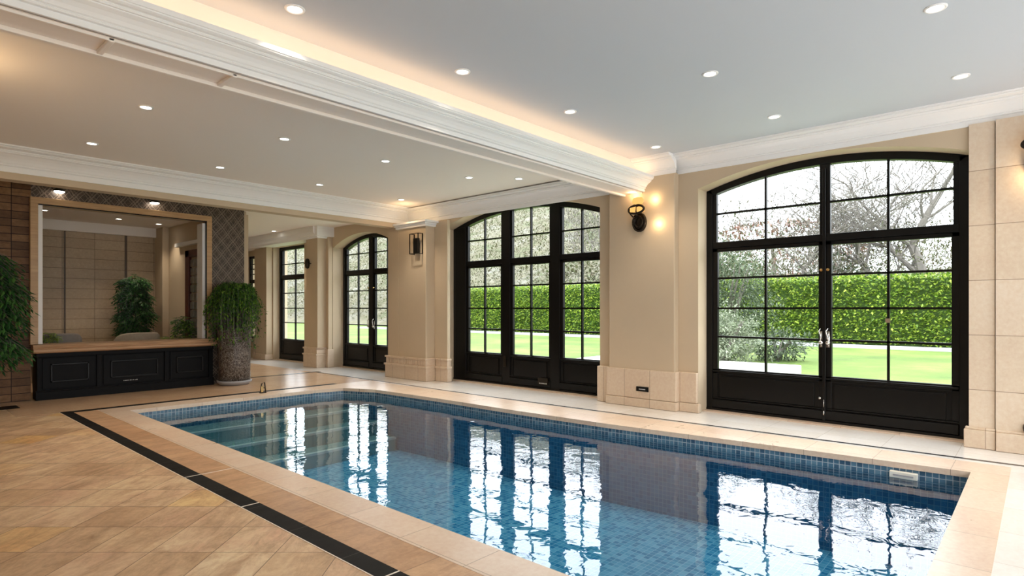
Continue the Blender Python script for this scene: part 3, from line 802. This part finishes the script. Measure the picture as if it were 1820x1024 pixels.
t = empty('wall_socket', (7.645, 4.32, .27), 'small black rectangular socket plate low on the pier plinth', 'socket')
w = MB(); w.box(-.012,0,-.1,.1,-.035,.035); build('plate', w, M['black'], t, bevel=.004)
w = MB()
for k in range(5): w.box(-.015,-.012,-.05+k*.022,-.037+k*.022,-.008,.004)
build('switch_marks', w, M['mark'], t)
t = empty('wall_outlet', (7.74, .05, .26), 'round black pipe fitting low on the limestone at the right picture edge', 'pipe fitting')
w = MB(); w.lathe([(0,-.06),(.05,-.06),(.075,-.04),(.085,0)], (0,0,0), 20, 'x'); build('cap', w, M['black'], t, smooth=True)
w = MB(); w.tube([(-.04,0,-.03),(-.07,-.02,-.1),(-.05,-.06,-.16)], .02, 8); build('spout', w, M['black'], t, smooth=True)

t = empty('pool_cover_anchor', (4.60, 9.86, .004), 'small bronze triangular anchor bracket standing at the back pool edge', 'bracket')
w = MB(); w.box(-.05,.05,-.03,.03,0,.012); build('foot_plate', w, M['iron'], t)
w = MB(); w.tube([(-.045,0,.01),(-.02,0,.16),(.03,0,.18),(.05,0,.01)], .010, 8); w.tube([(-.03,0,.085),(.04,0,.085)], .008, 8); build('frame', w, M['iron'], t)
w = MB(); w.box(-.035,.005,-.012,.012,.02,.12); build('wedge', w, M['gold'], t)

# ------------------------------------------------------------------ foliage
def rvec(): 
    while True:
        v = Vector((random.uniform(-1,1), random.uniform(-1,1), random.uniform(-1,1)))
        if .05 < v.length < 1: return v.normalized()
def leaf(w, p, d, L, W, fold=.25):
    """pointed leaf: two folded quads"""
    d = d.normalized(); s = d.cross(Vector((0,0,1)))
    if s.length < .1: s = d.cross(Vector((1,0,0)))
    s.normalize(); u = s.cross(d)
    m1 = p + d*L*.35 + s*W*.5 - u*W*fold; m2 = p + d*L*.35 - s*W*.5 - u*W*fold
    c = p + d*L*.45; e = p + d*L - Vector((0,0,L*.12))
    n = len(w.v); w.v += [tuple(p), tuple(m1), tuple(e), tuple(m2), tuple(c)]
    w.f += [(n, n+1, n+2, n+4), (n, n+4, n+2, n+3)]
def frond_plant(name, loc, label, cat, blobs, count, L, W, mat, stems, droop=.5, pot=None, spread=.5):
    t = empty(name, loc, label, cat); lw = MB(); sw = MB()
    o = Vector(loc)
    for k in range(count):
        bc, br = random.choice(blobs)
        dirv = rvec(); rr = random.uniform(.35, 1)
        p = Vector(bc) + Vector((dirv.x*br[0], dirv.y*br[1], dirv.z*br[2]))*rr
        out = Vector((dirv.x, dirv.y, dirv.z*.3-droop*.4)).normalized()
        # a sprig: small twig with paired leaves
        tip = p + out*L*2.2 + Vector((0,0,-droop*L*1.2)); 
        prev = p
        sw.tube([tuple(p), tuple((p+tip)/2 + Vector((0,0,L*.2))), tuple(tip)], .0025, 3, cap=False)
        for q in range(6):
            f_ = (q+1)/6; a = p.lerp(tip, f_) + Vector((0,0,L*.4*f_*(1-f_)))
            sd = out.cross(Vector((0,0,1))).normalized()*(1 if q % 2 else -1)
            leaf(lw, a, out*.7 + sd*.8 + Vector((0,0,-droop*random.uniform(.1,1))), L*random.uniform(.7,1.15), W*random.uniform(.7,1.2))
    build('foliage', lw, mat, t, loc, recalc=False)
    for s_ in stems: sw.tube(*s_)
    build('stems', sw, M['bark'], t, loc)
    if pot:
        x, y, z, r, h, pm = pot
        w = MB(); w.lathe([(r*.7,0),(r*.78,.02),(r,h-.05),(r*1.05,h-.04),(r*1.05,h),(r*.9,h),(r*.88,h-.05)], (x,y,z), 28); build('pot', w, pm, t, loc, smooth=True)
        w = MB(); w.lathe([(r*.89,h-.05),(0,h-.045)], (x,y,z), 20); build('soil', w, M['soil'], t, loc)
    return t
# tall palm at the left edge
X0, Y0 = .75, 10.85
st = [([(X0+dx*.3, Y0+dy*.3, .42),(X0+dx, Y0+dy, 1.2),(X0+dx*1.8, Y0+dy*1.5, 2.0)], .018, 7) for dx, dy in ((.1,.0),(-.1,.08),(.05,-.1),(.18,.05),(-.02,.12))]
frond_plant('potted_palm', (X0, Y0, 0), 'big dark green leafy palm crowding in from the left edge before the brick', 'potted plant',
    [((.95,10.7,2.08),(.42,.32,.24)), ((1.05,10.65,1.72),(.44,.32,.24)), ((.95,10.7,1.35),(.45,.32,.26)), ((1.0,10.65,1.02),(.42,.3,.2)), ((.7,10.8,1.6),(.5,.3,.75))],
    1700, .12, .034, M['leaf_palm'], st, .8, pot=(X0, Y0, 0, .24, .45, M['planter']))
# plant inside the lounge
X1, Y1 = 3.80, 13.9
frond_plant('indoor_tree', (X1, Y1, 0), 'tall dark bushy indoor tree standing in the lounge against the panelled wall', 'potted plant',
    [((3.80,13.95,2.0),(.18,.16,.14)), ((3.78,13.9,1.68),(.24,.2,.2)), ((3.82,13.9,1.34),(.26,.2,.22)), ((3.78,13.9,1.0),(.2,.2,.2))],
    1000, .08, .032, M['leaf_palm'], [([(X1,Y1,.4),(X1+.02,Y1,1.2),(X1,Y1,1.9)], .022, 8), ([(X1-.05,Y1,.4),(X1-.12,Y1,1.0),(X1-.15,Y1,1.6)], .015, 8)], .6, pot=(X1, Y1, 0, .22, .45, M['grey_dish']))
frond_plant('low_bush', (4.22, 12.45, 0), 'small green bush in the lounge in front of the red-brown door', 'potted plant',
    [((4.22,12.4,1.02),(.12,.14,.22)), ((4.2,12.4,1.2),(.08,.1,.12))], 130, .06, .03, M['leaf_vine'], [([(4.22,12.45,.4),(4.22,12.42,1.0)], .012, 6)], .5, pot=(4.22, 12.45, 0, .15, .5, M['grey_dish']))
frond_plant('lime_leaf_plant', (4.0, 12.3, 0), 'tiny lime-green leaves peeping over the counter beside the small bush', 'potted plant',
    [((4.0,12.3,.88),(.12,.08,.06))], 50, .05, .03, M['leaf_yellow'], [([(4.0,12.3,.3),(4.0,12.3,.85)], .01, 6)], .3, pot=(4.0, 12.3, 0, .12, .5, M['grey_dish']))
frond_plant('lime_fern', (2.0, 12.3, 0), 'tuft of light green leaves at the left corner of the lounge window', 'potted plant',
    [((2.03,12.25,.98),(.14,.08,.06))], 60, .06, .03, M['leaf_yellow'], [([(2.0,12.3,.3),(2.0,12.3,.9)], .01, 6)], .3, pot=(2.0, 12.3, 0, .12, .5, M['grey_dish']))
# trailing plant on the etched planter
TX, TY = 4.78, 11.42
t = empty('trailing_plant', (TX, TY, 0), 'bushy green trailing plant in a tall etched brown planter on a grey dish', 'potted plant'); TO = (TX, TY, 0)
w = MB(); w.lathe([(.0,0),(.24,0),(.30,.05),(.31,.085),(.29,.09),(.26,.07)], (TX,TY,0), 32); build('dish', w, M['grey_dish'], t, TO, smooth=True)
w = MB(); w.lathe([(.275,.06),(.28,.4),(.285,.8),(.285,1.02),(.295,1.04),(.295,1.08),(.25,1.08),(.25,1.02)], (TX,TY,0), 36); build('planter', w, M['planter'], t, TO, smooth=True)
w = MB(); w.lathe([(.25,1.03),(0,1.04)], (TX,TY,0), 24); build('soil', w, M['soil'], t, TO)
lw = MB(); sw = MB()
for k in range(620):
    a = random.uniform(0, 2*PI); r0 = random.uniform(.0,.2)
    p = Vector((TX+r0*math.cos(a), TY+r0*math.sin(a), 1.05))
    rr = random.uniform(.04,.35); hh = .2+.72*math.sqrt(max(0, 1-(rr/.38)**2))*random.uniform(.8,1); dz = random.uniform(.3, 1.05)
    if rr < .18: dz *= .3
    d = Vector((math.cos(a), math.sin(a), 0))
    pts = [p, p + d*rr*.35 + Vector((0,0,hh*.75)), p + d*rr*.85 + Vector((0,0,hh)), p + d*rr*1.05 + Vector((0,0,hh-.3*dz)), p + d*(rr*1.02-.04*dz) + Vector((0,0,hh-1.0*dz))]
    P5 = []
    for i in range(4):
        for f_ in (0,.25,.5,.75): P5.append(pts[i].lerp(pts[i+1], f_))
    sw.tube([tuple(q) for q in pts], .002, 3, cap=False)
    for i, q in enumerate(P5[3:]):
        for s_ in (0, 1):
            leaf(lw, q + rvec()*.015, d*random.uniform(-.2,1.0)+rvec()*.8+Vector((0,0,-.8)), random.uniform(.04,.07), random.uniform(.02,.034))
build('foliage', lw, M['leaf_vine'], t, TO, recalc=False); build('stems', sw, M['bark'], t, TO)

# ------------------------------------------------------------------ lounge chairs
def tub_chair(x, y, rot, mat, label, width=.62, top=.93):
    t = empty('tub_chair', (x, y, 0), label, 'armchair', 'tub armchairs in the lounge'); t.rotation_euler = (0,0,rot)
    w = MB(); R1 = width/2
    w.lathe([(0,.28),(R1*.86,.28),(R1*.9,.32),(R1*.88,.45),(R1*.8,.48),(0,.49)], (0,0,0), 28); build('seat', w, mat, t, smooth=True)
    # curved back shell open at +y
    w = MB(); k = 26
    angs = lin(math.radians(-200), math.radians(20), k)
    prof = lambda f_: [(R1*.90,.26),(R1*1.0,.30),(R1*1.05,.6),(R1*1.02,top*f_+(1-f_)*.62-.03),(R1*.95,top*f_+(1-f_)*.62),(R1*.86,top*f_+(1-f_)*.62-.02),(R1*.82,.5),(R1*.84,.28)]
    m_ = 8
    for a in angs:
        f_ = max(0, min(1, 1-((abs(a+PI/2)/math.radians(110))**4)))
        for (r, z) in prof(f_): w.v.append((r*math.cos(a), r*math.sin(a), z))
    for i in range(k):
        for j in range(m_):
            a0 = i*m_+j; b0 = i*m_+(j+1) % m_
            w.f.append((a0, b0, b0+m_, a0+m_))
    w.f.append(tuple(range(m_))); w.f.append(tuple(k*m_+j for j in range(m_-1,-1,-1)))
    build('backrest', w, mat, t, smooth=True)
    for a in (45, 135, 225, 315):
        c_, s_ = math.cos(math.radians(a)), math.sin(math.radians(a))
        w = MB(); w.tube([(.2*c_,.2*s_,.29),(.25*c_,.25*s_,0)], [.02,.012], 10); build('leg', w, M['darkwood'], t)
    return t
tub_chair(2.32, 12.75, 0, M['fabric_grey'], 'grey rounded tub armchair behind the glass at the left of the lounge', .66, 1.02)
tub_chair(3.50, 12.75, .1, M['fabric_beige'], 'beige-brown rounded tub armchair behind the glass below the tall indoor tree', .78, 1.0)

# ------------------------------------------------------------------ garden
w = MB(); w.box(8.22, 34, -40, 60, -.3, -.12); g_ = build('lawn', w, M['grass']); tag(g_, 'mown bright green lawn outside the arched doors', 'lawn', kind='stuff')
w = MB(); w.box(11.5, 14.35, 4.05, 9.0, -.119, .15); o = build('stone_slab', w, M['paver'], bevel=.02); tag(o, 'pale raised stone slab on the lawn at the lower left of the door glass', 'terrace slab')
w = MB(); w.box(8.22, 9.6, -6, 30, -.119, -.04); o = struct('terrace_strip', w, M['paver'])
w = MB(); w.box(26.2, 27.0, -30, 40, -.119, -.02); o = struct('garden_path', w, M['grey_dish'])
M['grey_path'] = M['grey_dish']

def leaves_on(w, gen, n, L, W):
    for k in range(n):
        p, nrm = gen()
        leaf(w, p, (nrm + rvec()*1.1), L*random.uniform(.6,1.3), W*random.uniform(.6,1.3))
hedge = empty('clipped_hedge', (29.5, 5, -.12), 'long clipped bright green hedge across the back of the lawn', 'hedge'); HO = (29.5, 5, -.12)
w = MB(); w.box(28.6, 30.6, -17, 33, -.12, 2.66); build('branches', w, M['hedge_core'], hedge, HO)
lw = MB()
def hg():
    y = random.uniform(-14, 32)
    if random.random() < .86: return Vector((28.55+random.uniform(-.22,.05), y, random.uniform(-.05,2.82))), Vector((-1,0,.35))
    return Vector((random.uniform(28.4,30.4), y, 2.72+random.uniform(-.1,.14))), Vector((-.3,0,1))
leaves_on(lw, hg, 42000, .15, .10)
build('leaves', lw, M['leaf_hedge'], hedge, HO, recalc=False)

def shrub(loc, rad, n, mat, label, name='garden_shrub', L=.16, W=.07, grp=None):
    t = empty(name, loc, label, 'shrub', grp); x, y, z = loc
    w = MB()
    for k in range(5): 
        a = random.uniform(0, 2*PI); w.tube([(x,y,z),(x+rad[0]*.3*math.cos(a), y+rad[1]*.3*math.sin(a), z+rad[2]),(x+rad[0]*.6*math.cos(a), y+rad[1]*.6*math.sin(a), z+rad[2]*1.6)], [.06,.04,.015], 6)
    build('stems', w, M['bark'], t, loc)
    lw = MB()
    def gen():
        d = rvec(); r = random.uniform(.55,1.0)*(1+.18*math.sin(d.x*7+x)+.15*math.sin(d.z*9+d.y*5))
        return Vector((x+d.x*rad[0]*r, y+d.y*rad[1]*r, max(z+.03, z+rad[2]+d.z*rad[2]*r))), d
    leaves_on(lw, gen, n, L, W)
    build('foliage', lw, mat, t, loc, recalc=False); return t
shrub((16.6, 6.75, -.12), (1.45,1.3,1.72), 12000, M['leaf_shrub'], 'large grey-green conifer-like shrub behind the left panes of the door', L=.11, W=.04)
shrub((14.6, 6.0, -.12), (.85,.95,.78), 5200, M['leaf_pale'], 'pale frosted rounded shrub in front of the grey-green one', L=.08, W=.04)
shrub((18.5, 5.9, -.12), (.9,.9,.45), 1400, M['leaf_shrub'], 'low dark shrub on the lawn beside the large conifer-like shrub', L=.14, W=.06)
for i, (x, y, r, h) in enumerate(((31.5,17,2.2,2.4),(32,12.5,2.0,2.2),(33,-2,2.5,1.9),(32,23,2.8,2.6),(34,8,2.2,2.0))):
    shrub((x, y, -.12), (r, r*1.3, h), 1800, M['leaf_wood'] if i % 2 else M['leaf_shrub'],
        ['dark green shrub rising over the hedge behind the wide window', 'olive brown shrub rising over the hedge left of the door', 'olive shrub over the hedge at the right of the door glass', 'brownish shrub over the hedge far to the left', 'grey-green shrub over the hedge behind the middle of the door'][i], 'woodland_shrub', .35, .2)
w = MB(); NX, NY = 30, 60
def hz(x, y):
    q = max(0, min(1, (y/x-.42)/.2)); q = q*q*(3-2*q)
    return -.2 + max(0, (x-31))*(.065 + .33*q) + 1.2*math.sin(y*.21+x*.07) * min(1, (x-31)/15) + min(1,(x-31)/12)*1.6
for i in range(NX+1):
    for j in range(NY+1):
        x = 31+i*2.6; y = -50+j*3.2; w.v.append((x, y, hz(x, y) if i else -.3))
for i in range(NX):
    for j in range(NY):
        a = i*(NY+1)+j; w.f.append((a, a+NY+1, a+NY+2, a+1))
o = struct('hillside', w, M['hill'], smooth=True)
lw = MB()
def hgen():
    x = 32+random.random()**1.8*58; y = -6+106*random.random()**1.25
    return Vector((x, y, hz(x, y)+random.random()**1.15*(3.9+2.2*max(0, math.sin(y*.37+x*.3))+1.6*math.sin(y*.9)**2))), Vector((-.4,0,.6))
leaves_on(lw, hgen, 120000, .28, .10)
o = build('undergrowth', lw, M['leaf_wood'], recalc=False); tag(o, 'olive and brown woodland undergrowth covering the slope behind the hedge', 'undergrowth', kind='stuff')
lw = MB()
def rgen():
    d = rvec(); return Vector((43+d.x*3, 14+d.y*5.5, 5.4+d.z*2.0)), d
leaves_on(lw, rgen, 1500, .5, .18)
t = empty('rust_tree', (43, 14, hz(43, 14)), 'rust-red bare-twigged tree rising over the slope in the left door leaf', 'tree')
build('crown', lw, M['leaf_rust'], t, (43, 14, hz(43, 14)), recalc=False)
w = MB(); w.tube([(43,14,hz(43,14)),(43.2,14,5),(43,14.2,6.5)], [.25,.15,.05], 8); build('trunk', w, M['bark'], t, (43, 14, hz(43, 14)))

def tree(base, H, R0, lean, label, levels=5, seed=1, spread=.62, name='bare_tree', forks=None):
    rnd = random.Random(seed); t = empty(name, base, label, 'tree')
    tr = MB(); br = MB()
    def grow(p, d, L, r, lev, w):
        k = 4; pts = [p]; q = p; dd = d
        for i in range(k):
            dd = (dd + Vector((rnd.uniform(-1,1), rnd.uniform(-1,1), rnd.uniform(-.5,.9)))*.16).normalized()
            q = q + dd*L/k; pts.append(q)
        w.tube([tuple(a) for a in pts], [max(.014, r*(1-.42*i/k)) for i in range(k+1)], 7 if r > .05 else 4, cap=False)
        if lev <= 0: return
        nb = 5 if lev == levels else (4 if lev == levels-1 else 3)
        for b in range(nb):
            at = pts[-1] if b == 0 else pts[rnd.choice((1,2,3,4) if lev < levels else (2,3,4))]
            side = Vector((rnd.uniform(-.5,.5), rnd.uniform(-1,1), rnd.uniform(-.15,.55)))
            nd = (dd*(1-spread*(.5 if b == 0 else 1)) + side.normalized()*spread).normalized()
            grow(at, nd, L*rnd.uniform(.64,.88), r*(.56 if b == 0 else .36), lev-1, br)
    for (off, dd, L, r) in (forks or [((0,0,0), lean, H*.36, R0)]):
        grow(Vector(base)+Vector(off), Vector(dd).normalized(), L, r, levels, tr)
    build('trunk', tr, M['bark'], t, base, recalc=False)
    build('branches', br, M['bark'], t, base, recalc=False); return t
tree((34, 3.9, 1.3), 9, .33, (0,0,1), 'tall pale-trunked bare tree behind the hedge in the right door leaf', 5, 5, .6,
     forks=[((0,0,0),(0,.12,1),3.3,.34)])
tree((34.5, 5.6, 1.3), 7, .22, (0,.55,1), 'thin dark bare tree leaning left beside the pale-trunked one', 5, 12, .7)
tree((33.5, 9.2, 1.0), 7, .17, (0,.1,1), 'slender bare tree behind the hedge near the centre of the door', 5, 21, .7)
tree((36, 18.5, 1.2), 9, .16, (0,.1,1), 'fine-twigged bare tree in the upper left panes of the door', 5, 33, .6)
tree((38, -3, 1.5), 8, .2, (0,.2,1), 'bare tree behind the hedge beyond the right door frame', 4, 44, .6)
tree((42, 27, 3), 9, .22, (0,.0,1), 'bare tree on the slope seen through the wide middle window', 5, 55, .6)

# ------------------------------------------------------------------ light
wd = bpy.data.worlds.new('sky'); S.world = wd; wd.use_nodes = True
nt = wd.node_tree; nt.nodes.clear(); n = N(nt)
out = nt.nodes.new('ShaderNodeOutputWorld')
tc = n('ShaderNodeTexCoord').outputs['Generated']
z = n.sep(tc)[2]
ns = n.noise(tc, 2.2, 5, .6)
c = n.ramp(z, [(0, (.40,.42,.44)), (.12, (.44,.47,.50)), (.5, (.92,.97,1.0)), (1, (.90,.96,1.0))])
c = n.mix(n.math('MULTIPLY', ns.outputs[0], .25), c, (1,1,1))
bg = n('ShaderNodeBackground', {'Color': c, 'Strength': 7.0}); nt.links.new(bg.outputs[0], out.inputs[0])
sun = bpy.data.lights.new('sun', 'SUN'); sun.energy = 1.6; sun.angle = math.radians(6); sun.color = (1.0,.96,.88)
so = lk(bpy.data.objects.new('sun', sun))
d = Vector((.55, .28, -.80)); so.rotation_euler = d.to_track_quat('-Z', 'Y').to_euler()
for (a, b, zt) in ((.6, 3.5, 3.2), (5.2, 8.85, 3.2), (10.55, 12.9, 3.1), (14.4, 16.0, 3.1)):
    L = bpy.data.lights.new('window_portal', 'AREA'); L.shape = 'RECTANGLE'; L.size = zt-.5; L.size_y = b-a; L.cycles.is_portal = True
    o = lk(bpy.data.objects.new('window_portal', L)); o.location = (8.3, (a+b)/2, (zt+.5)/2); o.rotation_euler = (0, math.radians(90), 0)
for (a, b) in ((-2.4, .6), (1.1, 3.7), (4.2, 7.2)):
    L = bpy.data.lights.new('window_portal', 'AREA'); L.shape = 'RECTANGLE'; L.size = b-a; L.size_y = 3; L.cycles.is_portal = True
    o = lk(bpy.data.objects.new('window_portal', L)); o.location = ((a+b)/2, -2.75, 1.65); o.rotation_euler = (math.radians(90), 0, 0)
S.cycles.max_bounces = 10; S.cycles.transparent_max_bounces = 16; S.cycles.sample_clamp_indirect = 6
S.cycles.diffuse_bounces = 5; S.cycles.use_denoising = True
